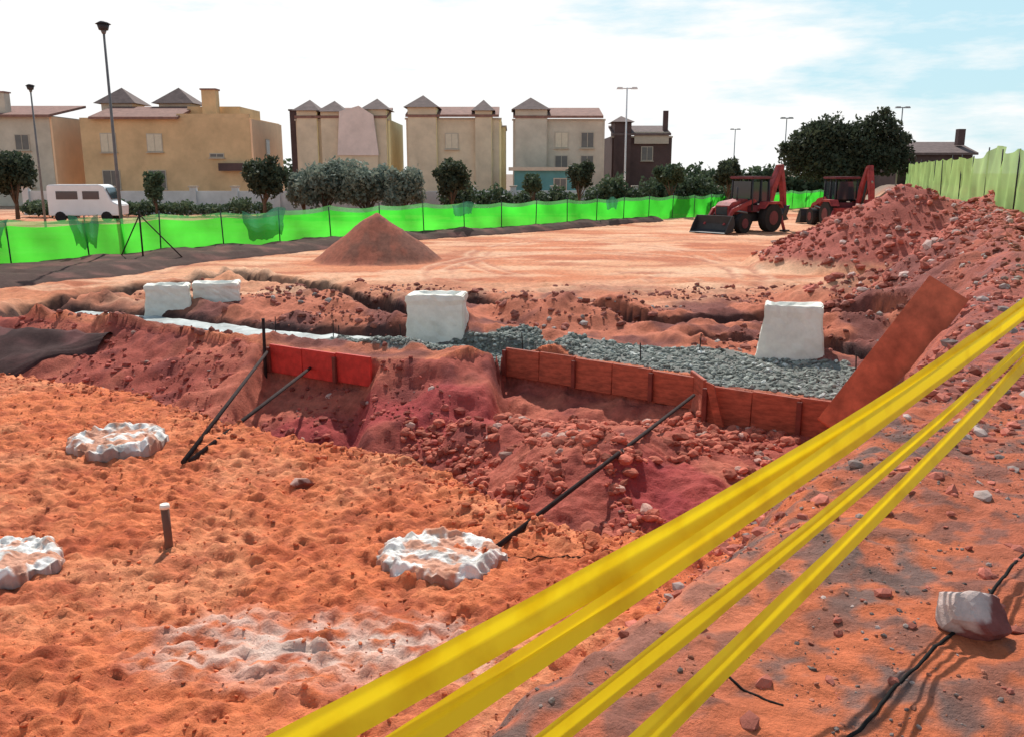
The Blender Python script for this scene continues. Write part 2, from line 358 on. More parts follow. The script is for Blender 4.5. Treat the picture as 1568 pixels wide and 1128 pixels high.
stones('rubble_stones',x,y,sizes(n,.012,.085,2.8),tint(n,(.48,.14,.09),.8,.06,(.48,.29,.23)))
n=1300;t=rng.random(n)*(len(FE)-4)+3;i=t.astype(int).clip(0,len(FE)-2);fr=t-i;FEa=np.array(FE)
x=FEa[i,0]*(1-fr)+FEa[i+1,0]*fr+rng.normal(0,.25,n);y=FEa[i,1]*(1-fr)+FEa[i+1,1]*fr+rng.normal(-.05,.25,n)
stones('edge_clods',x,y,sizes(n,.010,.04,3),tint(n,(.52,.15,.075),.7))
n=14000;t=rng.random(n)*6.0+1;i=t.astype(int);fr=t-i;EA=np.array(EE)
x=EA[i,0]*(1-fr)+EA[i+1,0]*fr;y=EA[i,1]*(1-fr)+EA[i+1,1]*fr
off=rng.uniform(-1.2,3.2,n);x=x+off*.8;y=y-off*.55
k=(fbm(x*1.3,y*1.3,91)>.43);k&=(rng.random(n)<np.clip((y-1)/6,.15,1));x,y=x[k],y[k];n=len(x)
stones('bank_stones',x,y,sizes(n,.006,.065,4.5)*np.clip(.35+y/10,.3,1.4),tint(n,(.44,.14,.10),.9,.15,(.38,.29,.26)),2)
n=10000;x=rng.uniform(-.8,4.5,n);y=rng.uniform(2.2,8,n);k=(fbm(x*1.6+4,y*1.6,78)>.47)&(x>(y-4.6)*.66);x,y=x[k],y[k];n=len(x)
stones('bank_pebbles',x,y,sizes(n,.003,.013,3.0),tint(n,(.36,.14,.09),.9,.4,(.22,.17,.15)),2)
n=5200;x=rng.uniform(.1,5.6,n);y=rng.uniform(11.4,16,n);k=inpoly(x,y,GR);x,y=x[k],y[k];n=len(x)
stones('grey_gravel',x,y,sizes(n,.02,.065,1.8),tint(n,(.23,.24,.21),.9,.12,(.45,.45,.41)),2)
n=5000;x=rng.uniform(-3.7,.7,n);y=rng.uniform(14.8,17,n);k=inpoly(x,y,GR2)&~inpoly(x,y,TR);x,y=x[k],y[k];n=len(x)
stones('grey_gravel',x,y,sizes(n,.02,.06,1.8),tint(n,(.22,.23,.2),.9,.12,(.42,.42,.38)),2)
n=5000;x=rng.uniform(-11,-.2,n);y=rng.uniform(11,19,n);k=inpoly(x,y,TR)&(fbm(x*.9,y*.9,92)>.48);x,y=x[k],y[k];n=len(x)
stones('trench_clods',x,y,sizes(n,.015,.08,4),tint(n,(.38,.10,.075),.9,.05,(.45,.3,.25)),2)
n=7000;x=rng.uniform(-10,10.5,n);y=rng.uniform(14.5,24,n);k=(fbm(x*.7,y*.7,73)>.50)|((np.hypot(x-1.3,y-18.6)<1.7));k&=~inpoly(x,y,TR)&~inpoly(x,y,GR);x,y=x[k],y[k];n=len(x)
stones('earth_clods',x,y,sizes(n,.02,.10,3.5),tint(n,(.28,.10,.075),.9,.08,(.35,.3,.27)),2)
n=7000;x=rng.uniform(6,20,n);y=rng.uniform(18,35,n);z=H(x[None],y[None])[0];k=(z>.25);x,y=x[k],y[k];n=len(x)
stones('heap_stones',x,y,sizes(n,.03,.15,3.0),tint(n,(.42,.13,.095),.9,.12,(.5,.34,.3)),2)
n=9000;x=rng.uniform(-8,2,n);y=rng.uniform(3.6,13,n);k=(~inpoly(x,y,TR))&(y<-.62*x+8.6)&(x<(y-3)*.6+.4);x,y=x[k],y[k];n=len(x)
stones('cinder_clods',x,y,sizes(n,.005,.022,3),tint(n,(.66,.19,.085),.8,.03,(.28,.08,.05)),2,flat=.6,sink=.4)
def rock(name,x,y,r,col,fl=.75,topc=(.50,.30,.24)):
    bv,bf=ico(4);s=rng.random(3)*9
    bv=bv.copy();d=bv/np.linalg.norm(bv,axis=1)[:,None]
    nn=fbm(d[:,0]*1.6+s[0]+d[:,2],d[:,1]*1.6+s[1]-d[:,2]*1.3,5,5)
    rad=np.ones(len(d))
    for _ in range(20):
        q=rng.normal(size=3);q/=np.linalg.norm(q);dd=d@q;cut=rng.uniform(.55,.78)
        rad=np.where(dd>0,np.minimum(rad,cut/np.maximum(dd,1e-3)),rad)
    P=d*(rad*(.9+.22*nn))[:,None]*r*np.array([1.2,.9,fl])*1.35
    c=np.array(col)[None]*(.6+.8*nn[:,None]);w=sm(.1,.5,d[:,2]-d[:,0]*.4+2.6*(nn-.5))
    c=c*(1-w[:,None])+np.array(topc)*w[:,None]
    P+=np.array([x,y,gz(x,y)+r*fl*.6]);return mesh_np(name,P,bf,M_stone,smooth=False,colors=c)
rock('rock',1.73,3.08,.115,(.24,.08,.07),.85,(.55,.42,.38))
rock('rock',.55,7.35,.17,(.25,.04,.04),.65)
rock('rock',4.6,6.6,.16,(.45,.3,.26));rock('rock',4.2,5.6,.11,(.6,.5,.42),.75,(.7,.62,.56))
rock('rock',-2.05,8.2,.08,(.2,.06,.04));

# ------------------------------------------------------------------ pile caps covered with white sheet
def cover(x,y,r,s):
    nr,na=56,200
    rr,aa=np.meshgrid(np.linspace(0,1,nr),np.linspace(0,2*np.pi,na,endpoint=False),indexing='ij')
    cx,cy=np.cos(aa),np.sin(aa)
    edge=1+.44*(fbm(cx*1.3+s,cy*1.3+s,80)-.5)+.30*(fbm(cx*5+s,cy*5+s,86)-.5)*rr**2
    px,py=cx*rr,cy*rr
    folds=np.abs(fbm(px*2.2+s,py*2.2+s*2,81,3)-.5)*2
    fold2=1-np.abs(fbm(px*5.5+s,py*5.5+s*2,89,3)-.5)*4
    zz=.03*(1-rr**8)+.03*np.exp(-((rr-.82)/.10)**2)*(.1+1.8*fbm(cx*1.5+s,cy*1.5,82))+.09*folds*(.4+.6*rr)+.03*fold2*(.3+.7*rr)+.05*np.exp(-((rr)/.25)**2)
    zz=np.where(rr>.985,-.04,zz)
    PX=x+cx*rr*r*edge;PY=y+cy*rr*r*edge*.92
    PZ=gz(x,y)+.02+zz*r/.45
    dirt=sm(.42,.55,fbm(px*3.4+s*3,py*3.4,83,5)+.17*np.exp(-((rr-.45)/.2)**2)-.05*(rr>.72))
    gr=fbm(px*4+s,py*4+s,88,4)
    c=np.zeros(rr.shape+(3,))+np.array((.88,.84,.78));c=lerp(c,(.42,.37,.33),sm(.5,.64,gr)*.7);c=lerp(c,(.64,.26,.14),dirt*.85)
    c=lerp(c,(.30,.13,.09),sm(.95,.99,rr)*.7)
    id=np.arange(nr*na).reshape(nr,na);a=id[:-1];b=np.roll(a,-1,1);d=id[1:];e=np.roll(d,-1,1)
    F=np.stack([a,d,e,b],-1).reshape(-1,4)
    return mesh_np('covered_pile_cap',np.stack([PX,PY,PZ],-1).reshape(-1,3),F,M_sheet,smooth=True,colors=c.reshape(-1,3))
M_sheet=soilmat('dusty_sheet',.02,.15)
cover(-4.39,9.5,.55,1.3);cover(-.58,6.5,.48,4.1);cover(-3.95,6.4,.44,7.7)

# ------------------------------------------------------------------ footing blocks
def block(parts,name='concrete_footing_block'):
    bmj=bmesh.new()
    for (x,y,z0,sx,sy,sz,rot,tp) in parts:
        bm=bmesh.new();bmesh.ops.create_cube(bm,size=1)
        bmesh.ops.subdivide_edges(bm,edges=bm.edges[:],cuts=9,use_grid_fill=True)
        for v in bm.verts:
            t=v.co.z+.5
            k=1+(tp-1)*t**.8
            lip=1.06 if t>.84 else 1.0
            p=Vector((v.co.x*sx*k*lip,v.co.y*sy*k*lip,t*sz))
            if t>.99 and abs(v.co.x)<.36 and abs(v.co.y)<.36: p.z-=.06
            q=float(fbm(np.array([p.x*3+x]),np.array([p.z*3+p.y*2+y]),45,3)[0])-.5
            p.x+=q*.10;p.z+=q*.08*t
            p+=Vector([random.uniform(-.010,.010) for _ in range(3)])
            p=Matrix.Rotation(rot,3,'Z')@p;v.co=p+Vector((x,y,z0))
        me=bpy.data.meshes.new('t');bm.to_mesh(me);bm.free();bmj.from_mesh(me);bpy.data.meshes.remove(me)
    bmesh.ops.bevel(bmj,geom=[e for e in bmj.edges if e.calc_face_angle(0)>1.0],offset=.02,segments=2,affect='EDGES')
    me=bpy.data.meshes.new(name);bmj.to_mesh(me);bmj.free();me.materials.append(M_white)
    return link(bpy.data.objects.new(name,me))
block([(-7.75,19.9,-.25,1.05,.7,.82,.25,.86),(-6.85,20.5,-.15,1.1,.7,.70,.25,.9)])
block([(-1.45,17.1,-.25,1.22,.8,.98,-.12,.84)])
block([(4.72,14.75,-.15,1.16,.85,1.02,-.3,.74)])

def strip(name,P,w,z,m):
    pts=[]
    for a,b in zip(P[:-1],P[1:]):
        for i in range(24): pts.append((a[0]+(b[0]-a[0])*i/24,a[1]+(b[1]-a[1])*i/24))
    pts.append(P[-1]);pts=np.array(pts);d=np.gradient(pts,axis=0);d/=np.linalg.norm(d,axis=1)[:,None];nrm=np.stack([-d[:,1],d[:,0]],-1)
    k=11;rows=[]
    for j in range(k):
        o=(j/(k-1)-.5)*w*(1+.8*(fbm(pts[:,0]*1.5,pts[:,1]*1.5+(j>5)*9,84)-.5))
        q=pts+nrm*o[:,None];zz=z+.09*(fbm(q[:,0]*4,q[:,1]*4,85)-.5)-(.25 if j in(0,k-1) else 0)
        rows.append(np.column_stack([q,zz]))
    V=np.stack(rows,1);n=len(pts);id=np.arange(n*k).reshape(n,k)
    F=np.stack([id[:-1,:-1],id[1:,:-1],id[1:,1:],id[:-1,1:]],-1).reshape(-1,4)
    return mesh_np(name,V.reshape(-1,3),F,m,smooth=True)
strip('concrete_strip_footing',[(-9.9,19.65),(-7.9,18.95),(-4.5,16.95),(-2.6,16.5)],.85,-.07,M_conc)

# ------------------------------------------------------------------ formwork
def panel(parent,p0,p1,zt0,zt1,h,m,nb=4,th=.05):
    p0=Vector((p0[0],p0[1],0));p1=Vector((p1[0],p1[1],0));d=p1-p0;L=d.length;a=math.atan2(d.y,d.x);u=d.normalized();nr=Vector((u.y,-u.x,0))
    for i in range(nb):
        t=(i+.5)/nb;c=p0+u*L*t;z=zt0+(zt1-zt0)*t
        box('panel_%d'%i,(c.x,c.y,z-h/2+random.uniform(-.025,.025)),(L/nb-.008,th,h),m,parent,(random.uniform(-.04,.04),-math.atan2(zt1-zt0,L)+random.uniform(-.015,.015),a+random.uniform(-.012,.012)),.006)
    for i in range(nb+1):
        t=i/nb;c=p0+u*(L*t)+nr*(th/2+.03);z=zt0+(zt1-zt0)*t
        if i%2==0: box('batten_%d'%i,(c.x,c.y,z-h/2-.03),(.07,.05,h-.05),M_batten,parent,(0,0,a),.005)
e=empty('formwork_panel');panel(e,(-4.25,15.3),(-2.3,14.2),.08,.04,.50,M_boardr,3)
e=empty('formwork_panel');panel(e,(-.1,15.05),(2.74,12.95),.08,.05,.50,M_board,5)
box('end_board',(2.76,12.8,-.22),(.05,.65,.62),M_board,e,(0,0,.1),.006)
e=empty('formwork_panel');panel(e,(2.8,12.4),(4.5,11.35),.05,.02,.60,M_board,3)
prism('stake_board',[(0,.12),(.12,.08),(.32,-.62),(.2,-.62)],.04,M_board,e,(2.75,12.25,0),(0,0,-.5))
a=Vector((4.17,10.95,-.25));b=Vector((5.76,11.65,1.52));ax=(b-a).normalized();view=(Vector((0,-1.0,3))-(a+b)/2).normalized()
nrm=(view-ax*view.dot(ax)).normalized();wy=nrm.cross(ax)
e=box('leaning_formwork_board',(0,0,0),((b-a).length,.58,.05),M_boardo,None,(0,0,0),.006)
e.matrix_world=Matrix.Translation((a+b)/2)@Matrix((ax,wy,nrm)).transposed().to_4x4()

# rods / stakes
tube('prop_rod',(-3.42,8.8,.07),(-4.28,15.2,-.05),.026,M_rod)
tube('prop_rod',(-3.36,8.85,.07),(-3.45,14.8,-.25),.026,M_rod)
tube('prop_rod',(-4.33,15.2,-.6),(-4.30,15.15,.55),.028,M_rod)
tube('prop_rod',(-.15,6.6,.07),(2.62,12.4,-.12),.024,M_rod)
e=empty('wooden_stake',(-2.77,6.7,0));g=gz(-2.77,6.7)
tube('shaft',(0,0,g-.1),(-.02,.02,g+.34),.032,M_wood,e,.036,8);tube('cap',(-.02,.02,g+.335),(-.02,.02,g+.37),.04,M_white,e,.036,10)
e=empty('rebar_starters')
for (x,y) in ((-4.6,17.0),(-3.4,16.6),(-3.3,16.7),(-2.0,15.9),(3.2,14.9),(5.3,13.3),(0.2,15.6),(2.1,14.1)):
    tube('bar',(x,y,-.2),(x+random.uniform(-.04,.04),y,random.uniform(.15,.35)),.010,M_rod,e)

def ground_line(name,pts,r,m,zoff=.0):
    cu=bpy.data.curves.new(name,'CURVE');cu.dimensions='3D';cu.bevel_depth=r;cu.bevel_resolution=2
    sp=cu.splines.new('POLY');P=[]
    for (x0,y0),(x1,y1) in zip(pts[:-1],pts[1:]):
        for i in range(16):
            t=i/16;P.append((x0+(x1-x0)*t,y0+(y1-y0)*t))
    P.append(pts[-1]);sp.points.add(len(P)-1)
    for k,(x,y) in enumerate(P):
        x+=.006*math.sin(k*.4);sp.points[k].co=(x,y,gz(x,y)+r*.1+zoff,1)
    cu.materials.append(m);return link(bpy.data.objects.new(name,cu))
ground_line('shadow_and_cable',[(.85,2.1),(1.04,2.43),(1.35,2.75),(1.62,3.0),(1.95,3.35),(2.33,3.75),(2.9,4.3)],.007,M_shadow_cable)  # dark curve laid on the bank as the tape's cast shadow
ground_line('shadow_and_cable',[(.70,2.80),(.78,2.68),(.88,2.58)],.005,M_shadow_cable)  # short dark curve drawn as part of the rock's shadow
ground_line('shadow_and_cable',[(-.1,6.6),(.35,6.55),(.8,6.55)],.005,M_shadow_cable)

# ------------------------------------------------------------------ yellow barrier tape
def tape(parent,A,B,w,sag,s,tw):
    n=160;t=np.linspace(0,1,n);A=np.array(A);B=np.array(B);P=A+(B-A)*t[:,None];P[:,2]-=4*sag*t*(1-t)
    d=B-A;d/=np.linalg.norm(d);side=np.cross(d,[0,0,1]);side/=np.linalg.norm(side);up=np.cross(side,d)
    ang=tw+.22*np.sin(t*5+s)+.05*np.sin(t*13+s*2)
    wd=np.cos(ang)[:,None]*up+np.sin(ang)[:,None]*side;nn=np.cross(d,wd)
    k=17;rows=[]
    wv=w*(.84+.30*fbm(t*7+s,t*0,87))
    for j in range(k):
        v=j/(k-1);o=((v-.5)*wv)[:,None]
        c1=.40+.16*np.sin(t*4+s);c2=.75+.1*np.sin(t*6+s*2)
        fold=.026*np.abs(v-c1)-.035*np.maximum(v-c2,0)+.0025*(fbm(t*9+s,t*0+v*1.5,99,2)-.5)
        rows.append(P+wd*o+nn*fold[:,None])
    V=np.stack(rows,1);id=np.arange(n*k).reshape(n,k)
    F=np.stack([id[:-1,:-1],id[1:,:-1],id[1:,1:],id[:-1,1:]],-1).reshape(-1,4)
    return mesh_np('strand',V.reshape(-1,3),F,M_tape,parent,smooth=True)
e=empty('barrier_tape')
tape(e,(-.57,1.50,1.845),(3.826,6.011,2.398),.096,.112,.3,-.5)
tape(e,(-.403,1.569,1.754),(3.80,5.95,2.37),.080,.045,2.1,-.3)
tape(e,(-.062,1.662,1.709),(3.74,5.82,2.22),.058,.05,4.0,-.45)
tape(e,(.171,1.747,1.63),(3.74,5.80,2.17),.072,.03,5.2,-.45)
st=empty('tape_post');tube('post',(3.90,6.02,1.0),(3.90,6.02,2.6),.03,M_rod,st)
st=empty('tape_post');tube('post',(-.66,1.42,.2),(-.66,1.42,1.95),.02,M_rod,st);tube('arm',(-.66,1.42,1.86),(.25,1.70,1.6),.015,M_rod,st)

# ------------------------------------------------------------------ fences
def fence(name,P,h,m,zf,post_h=None,step=2.4,top2=None,seed=1):
    root=empty(name);pts=[]
    for a,b in zip(P[:-1],P[1:]):
        L=math.dist(a,b);k=max(1,int(L/.3))
        for i in range(k): pts.append((a[0]+(b[0]-a[0])*i/k,a[1]+(b[1]-a[1])*i/k))
    pts.append(P[-1]);pts=np.array(pts);ds=np.r_[0,np.cumsum(np.linalg.norm(np.diff(pts,axis=0),axis=1))]
    d=np.gradient(pts,axis=0);d/=np.linalg.norm(d,axis=1)[:,None];nr=np.stack([-d[:,1],d[:,0]],-1)
    base=H(pts[None,:,0],pts[None,:,1])[0];k=9;rows=[]
    ker=np.ones(9)/9;base=np.convolve(np.pad(base,4,'edge'),ker,'valid')
    sagv=.12*np.abs(np.sin(ds/step*np.pi))**.8+.14*(fbm(ds*.35,ds*0+seed,95)-.5)
    for j in range(k):
        v=j/(k-1);off=.18*(fbm(ds*.8,ds*0+v*2+seed,96)-.5)+.05*np.sin(ds*3+v*3)+.06*(fbm(ds*2.5,ds*0+v*4+seed,94)-.5)
        rows.append(np.column_stack([pts+nr*off[:,None],base-.10+v*(h-sagv)]))
    V=np.stack(rows,1);n=len(pts)
    grid=lambda I:np.stack([I[:-1,:-1],I[1:,:-1],I[1:,1:],I[:-1,1:]],-1).reshape(-1,4)
    kk=8 if top2 else k
    mesh_np('netting',V[:,:kk].reshape(-1,3),grid(np.arange(n*kk).reshape(n,kk)),m,root,smooth=True)
    if top2:
        W=V[:,kk-1:];q=k-kk+1
        mesh_np('upper_netting',W.reshape(-1,3),grid(np.arange(n*q).reshape(n,q)),top2,root,smooth=True)
    s=0
    while s<ds[-1]:
        x=np.interp(s,ds,pts[:,0]);y=np.interp(s,ds,pts[:,1]);z=np.interp(s,ds,base)
        tube('post',(x,y-.08,z-.1),(x+random.uniform(-.06,.06),y-.08,z+(post_h or h)+random.uniform(-.08,.12)),.025,M_dark,root,None,6)
        s+=step
    return root
fence('green_mesh_fence',FP,1.62,M_net,gz,1.55,2.7,M_net2,1)
fence('green_mesh_fence',[(8,12.5),(12.9,21.6),(16.5,31),(22.5,48.5),(28.5,65),(40,92)],1.95,M_netr,gz,1.85,3.2,None,5)
e=empty('braced_fence_post');g=gz(-12.6,30.4)
tube('post',(-12.6,30.4,g-.1),(-12.6,30.4,g+1.75),.03,M_rod,e);tube('brace_1',(-12.6,30.4,g+1.6),(-13.3,30.0,g),.022,M_rod,e);tube('brace_2',(-12.6,30.4,g+1.6),(-11.2,30.6,g),.022,M_rod,e)
def sheet(cx,cy,w,h,z,ang,m,s):
    nu,nv=26,16;U,V_=np.meshgrid(np.linspace(-.5,.5,nu),np.linspace(0,1,nv),indexing='ij')
    wd=w*(1-.25*(1-V_))*(1+.25*(fbm(V_*3+s,U*2,97)-.5));x=cx+np.cos(ang)*U*wd;y=cy+np.sin(ang)*U*wd-.1+.12*np.sin(U*14+s)*(V_)
    zz=z+V_*h*(1-.12*np.cos(U*6+s))+(1-V_)*.5*fbm(U*5+s,U*0,98)*h
    id=np.arange(nu*nv).reshape(nu,nv);F=np.stack([id[:-1,:-1],id[1:,:-1],id[1:,1:],id[:-1,1:]],-1).reshape(-1,4)
    mesh_np('draped_netting',np.stack([x,y,zz],-1).reshape(-1,3),F,m,smooth=True)
for cx,cy,w,h,z,s in ((-9.9,36.0,2.0,1.35,.15,1),(-2.4,44.3,1.5,.75,.8,2),(5.9,53.3,1.2,.8,.75,3),(-16.2,26.9,2.2,1.2,.4,5),(-14.3,30.1,1.0,1.2,.3,6)):
    sheet(cx,cy,w,h,z,math.atan2(6.3,5.8) if cx>-14 else 1.0,M_netd,s)

# ------------------------------------------------------------------ trees
def leafmat(name,c0,c1):
    m,nt,b=newmat(name);N=nt.nodes;L=nt.links
    at=N.new('ShaderNodeAttribute');at.attribute_name='Col'
    sp=N.new('ShaderNodeSeparateColor');L.new(at.outputs['Color'],sp.inputs[0])
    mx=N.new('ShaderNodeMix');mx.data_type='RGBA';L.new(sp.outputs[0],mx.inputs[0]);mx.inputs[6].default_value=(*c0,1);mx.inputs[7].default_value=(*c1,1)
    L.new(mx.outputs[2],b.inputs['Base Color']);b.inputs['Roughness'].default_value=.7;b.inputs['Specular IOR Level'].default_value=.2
    tl=N.new('ShaderNodeBsdfTranslucent');L.new(mx.outputs[2],tl.inputs[0]);q=N.new('ShaderNodeMixShader');q.inputs[0].default_value=.3
    L.new(b.outputs[0],q.inputs[1]);L.new(tl.outputs[0],q.inputs[2]);L.new(q.outputs[0],N['Material Output'].inputs['Surface']);return m
L_dark=leafmat('foliage_dark',(.025,.035,.025),(.08,.10,.055))
L_mid=leafmat('foliage_green',(.035,.06,.035),(.11,.15,.08))
L_grey=leafmat('foliage_greygreen',(.11,.14,.12),(.27,.31,.24))
M_bark=mat('bark',(.10,.07,.05),.9,.4,3,.4,10)
def foliage(name,clumps,nl,ls,m,parent):
    C_=np.array(clumps);w=C_[:,3]*C_[:,4]*C_[:,5];w=w/w.sum();i=rng.choice(len(C_),nl,p=w)
    d=rng.normal(size=(nl,3));d/=np.linalg.norm(d,axis=1)[:,None];r=rng.random(nl)**.45
    lump=.65+.7*fbm(d[:,0]*2.3+i,d[:,1]*2.3+d[:,2]*2.1,7,3)
    P=C_[i,:3]+d*(r*lump)[:,None]*C_[i,3:6]
    u=rng.normal(size=(nl,3));u/=np.linalg.norm(u,axis=1)[:,None];v=np.cross(u,rng.normal(size=(nl,3)));v/=np.linalg.norm(v,axis=1)[:,None]
    s=ls*(.5+rng.random(nl))[:,None]
    V=np.stack([P-u*s,P-v*s*.55+u*s*.1,P+u*s,P+v*s*.55],1).reshape(-1,3)
    F=np.arange(nl*4).reshape(-1,4)
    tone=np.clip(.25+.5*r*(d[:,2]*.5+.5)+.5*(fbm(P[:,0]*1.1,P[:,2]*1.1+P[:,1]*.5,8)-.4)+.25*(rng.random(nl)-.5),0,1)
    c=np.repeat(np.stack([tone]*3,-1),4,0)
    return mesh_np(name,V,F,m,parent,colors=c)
def tree(name,x,y,top,bot,w,m,nl=3500,ls=.16,k=9,trunk=True,g=None):
    e=empty(name);g=gz(x,y) if g is None else g
    cz=(top+bot)/2;rz=(top-bot)/2;rx=w/2;cl=[(x,y,cz,rx*.62,rx*.62,rz*.7)]
    for i in range(k):
        a=random.uniform(0,6.28);el=random.uniform(-.9,1.1);q=random.uniform(.45,.72)
        px=x+math.cos(a)*math.cos(el)*rx*q;py=y+math.sin(a)*math.cos(el)*rx*q;pz=cz+math.sin(el)*rz*q
        s=random.uniform(.25,.48);cl.append((px,py,pz,rx*s,rx*s,rz*s*1.05))
        if trunk and i<6: tube('limb_%d'%i,(x,y,g+(bot-g)*.75),(px,py,pz),.07*w/4,M_bark,e,.02,6)
    if trunk: tube('trunk',(x,y,g-.2),(x+.1,y,cz),.11*w/4+.05,M_bark,e,.05,8)
    foliage('crown',cl,nl,ls,m,e);return e
tree('round_tree',-33.0,60,5.1,1.2,4.0,L_dark,5500,.14,12)
tree('round_tree',-16.5,60,4.55,1.2,3.6,L_dark,5000,.13,12)
tree('olive_tree',-12.9,62,4.4,.4,4.2,L_grey,5500,.14,15);tree('olive_tree',-9.9,62,4.0,.3,5.0,L_grey,6500,.14,16);tree('olive_tree',-7.4,61,3.8,.4,3.6,L_grey,4500,.14,12)
tree('olive_tree',-14.8,64,3.5,.5,3.0,L_grey,3000,.14)
tree('round_tree',-4.0,60,4.3,1.2,2.8,L_dark,3500,.13);tree('round_tree',-24.5,62,3.3,.9,2.0,L_mid,1800,.13)
tree('round_tree',4.6,62,3.9,1.6,2.3,L_dark,2500,.13);tree('round_tree',1.5,64,3.2,1.3,1.8,L_mid,1500,.13)
tree('round_tree',10.9,62,4.0,1.8,2.5,L_mid,3000,.13);tree('round_tree',14.8,62,4.1,1.8,2.5,L_dark,3000,.13)
e=empty('large_tree')
cl=[(24.6,75,5.0,2.2,2.2,2.0),(23.4,75,4.2,1.4,1.6,1.6),(26.0,75.3,6.1,1.8,2,1.6),(28.2,75,4.9,2.2,2.2,2.2),(30.4,75,6.3,1.5,1.8,1.7),(31.2,75.4,4.9,1.6,1.8,1.9),(29.6,74.6,4.2,2.2,2,1.5),(25.6,74.4,3.7,2.4,2,1.4),(27.4,75,3.4,2.6,2,1.4),(32.1,75,4.0,1.1,1.3,1.2),(28.4,75.2,6.0,1.3,1.4,1.2)]
for i in range(20):
    q=random.choice(cl[:6]);an=random.uniform(0,3.14);cl.append((q[0]+math.cos(an)*q[3]*.95,q[1],q[2]+math.sin(an)*q[5]*.9,.6,.7,.5))
foliage('crown',cl,24000,.16,L_dark,e);tube('trunk',(27.2,75,-.2),(27.4,75,4),.4,M_bark,e,.2);tube('limb_1',(27.3,75,1.4),(24.5,75,5),.2,M_bark,e,.07);tube('limb_2',(27.3,75,1.4),(30.8,75,5.5),.2,M_bark,e,.07)
def mass(name,x0,x1,y,top,bot,m,n,ls,k):
    e=empty(name);cl=[]
    for i in range(k):
        x=x0+(x1-x0)*(i+.5)/k;h=(top-bot)*random.uniform(.6,1.0);cl.append((x,y+random.uniform(-1,1),bot+h/2,abs(x1-x0)/k*.8,1.2,h/2))
    foliage('foliage',cl,n,ls,m,e)
mass('hedge',5.5,17,66,3.2,.3,L_mid,6000,.16,12)
mass('hedge',-5,5,66,2.6,.2,L_mid,3500,.16,9)
mass('hedge',-34,-17,63,1.4,.1,L_mid,5000,.14,17)
mass('distant_trees',16,46,100,4.6,0,L_mid,9000,.3,18)
mass('distant_trees',-60,-20,120,5,0,L_mid,5000,.4,18)

# ------------------------------------------------------------------ houses
P_sand=mat('plaster_sand',(.66,.44,.24),.9,.2,.6,.1,20)
P_grey=mat('plaster_greybeige',(.58,.50,.40),.9,.2,.6,.1,20)
P_peach=mat('plaster_peach',(.90,.58,.36),.9,.1,.6,.1,20)
P_cream=mat('plaster_cream',(.66,.53,.38),.9,.2,.6,.1,20)
P_yel=mat('plaster_yellow',(.90,.75,.42),.9,.12,.6,.1,20)
P_dark=mat('dark_facade',(.10,.06,.055),.8,.3,.6,.1,20)
P_pink=mat('pale_pink',(.75,.60,.54),.9,.2,.6,.1,20)
P_teal=mat('teal_wall',(.10,.26,.27),.8,.2,.6,.1,20)
P_wall=mat('white_wall',(.66,.67,.66),.9,.2,.8,.1,20)
P_tile=mat('roof_tile',(.27,.14,.11),.9,.35,2,.4,8)
P_tiled=mat('roof_tile_dark',(.16,.11,.10),.9,.35,2,.4,8)
P_win=mat('window_glass',(.12,.11,.10),.3,.3,1,0,1,spec=.5)
P_frame=mat('window_frame',(.50,.42,.33),.6,.1)
P_shut=mat('window_blind',(.66,.56,.42),.7,.1)
def body(e,name,x0,x1,y0,y1,z0,z1,m): return box(name,((x0+x1)/2,(y0+y1)/2,(z0+z1)/2),(x1-x0,y1-y0,z1-z0),m,e)
def win(e,x,y,z,w,h,blind=False):
    box('window_frame',(x,y-.01,z),(w+.16,.12,h+.16),P_frame,e);box('window_pane',(x,y-.045,z),(w,.08,h),P_shut if blind else P_win,e)
    box('window_bar',(x,y-.07,z),(.05,.08,h),P_frame,e);box('window_sill',(x,y-.12,z-h/2-.13),(w+.3,.3,.07),P_frame,e)
def swin(e,x,y,z,w,h):
    box('window_frame',(x+.01,y,z),(.12,w+.2,h+.2),P_frame,e);box('window_pane',(x+.045,y,z),(.08,w,h),P_win,e)
def hip(e,name,x0,x1,y0,y1,z,h,m,over=.3):
    bm=bmesh.new();v=[bm.verts.new(p) for p in ((x0-over,y0-over,z),(x1+over,y0-over,z),(x1+over,y1+over,z),(x0-over,y1+over,z))];t=bm.verts.new(((x0+x1)/2,(y0+y1)/2,z+h))
    bm.faces.new(v[::-1])
    for i in range(4): bm.faces.new((v[i],v[(i+1)%4],t))
    me=bpy.data.meshes.new(name);bm.to_mesh(me);bm.free();me.materials.append(m);link(bpy.data.objects.new(name,me),e)
def pent(e,name,x0,x1,y0,y1,z,h,m):
    """roof rising to the back"""
    bm=bmesh.new();P=[(x0-.3,y0-.5,z),(x1+.3,y0-.5,z),(x1+.3,y1,z+h),(x0-.3,y1,z+h)]
    a=[bm.verts.new(p) for p in P];b=[bm.verts.new((p[0],p[1],p[2]-.22)) for p in P]
    bm.faces.new(a);bm.faces.new(b[::-1])
    for i in range(4): bm.faces.new((a[i],b[i],b[(i+1)%4],a[(i+1)%4]))
    bmesh.ops.recalc_face_normals(bm,faces=bm.faces[:])
    me=bpy.data.meshes.new(name);bm.to_mesh(me);bm.free();me.materials.append(m);link(bpy.data.objects.new(name,me),e)
e=empty('pale_house');body(e,'walls',-56,-42.8,85,98,-.2,8.2,P_grey);body(e,'side_wall',-42.795,-42.6,85.05,97.9,-.2,8.1,P_peach)
pent(e,'roof',-56,-42.8,84.9,92,8.25,1.3,P_tile);box('chimney',(-47.6,86.2,9.1),(1.0,1.0,2.4),P_grey,e);box('chimney_cap',(-47.6,86.2,10.35),(1.2,1.2,.12),P_tile,e)
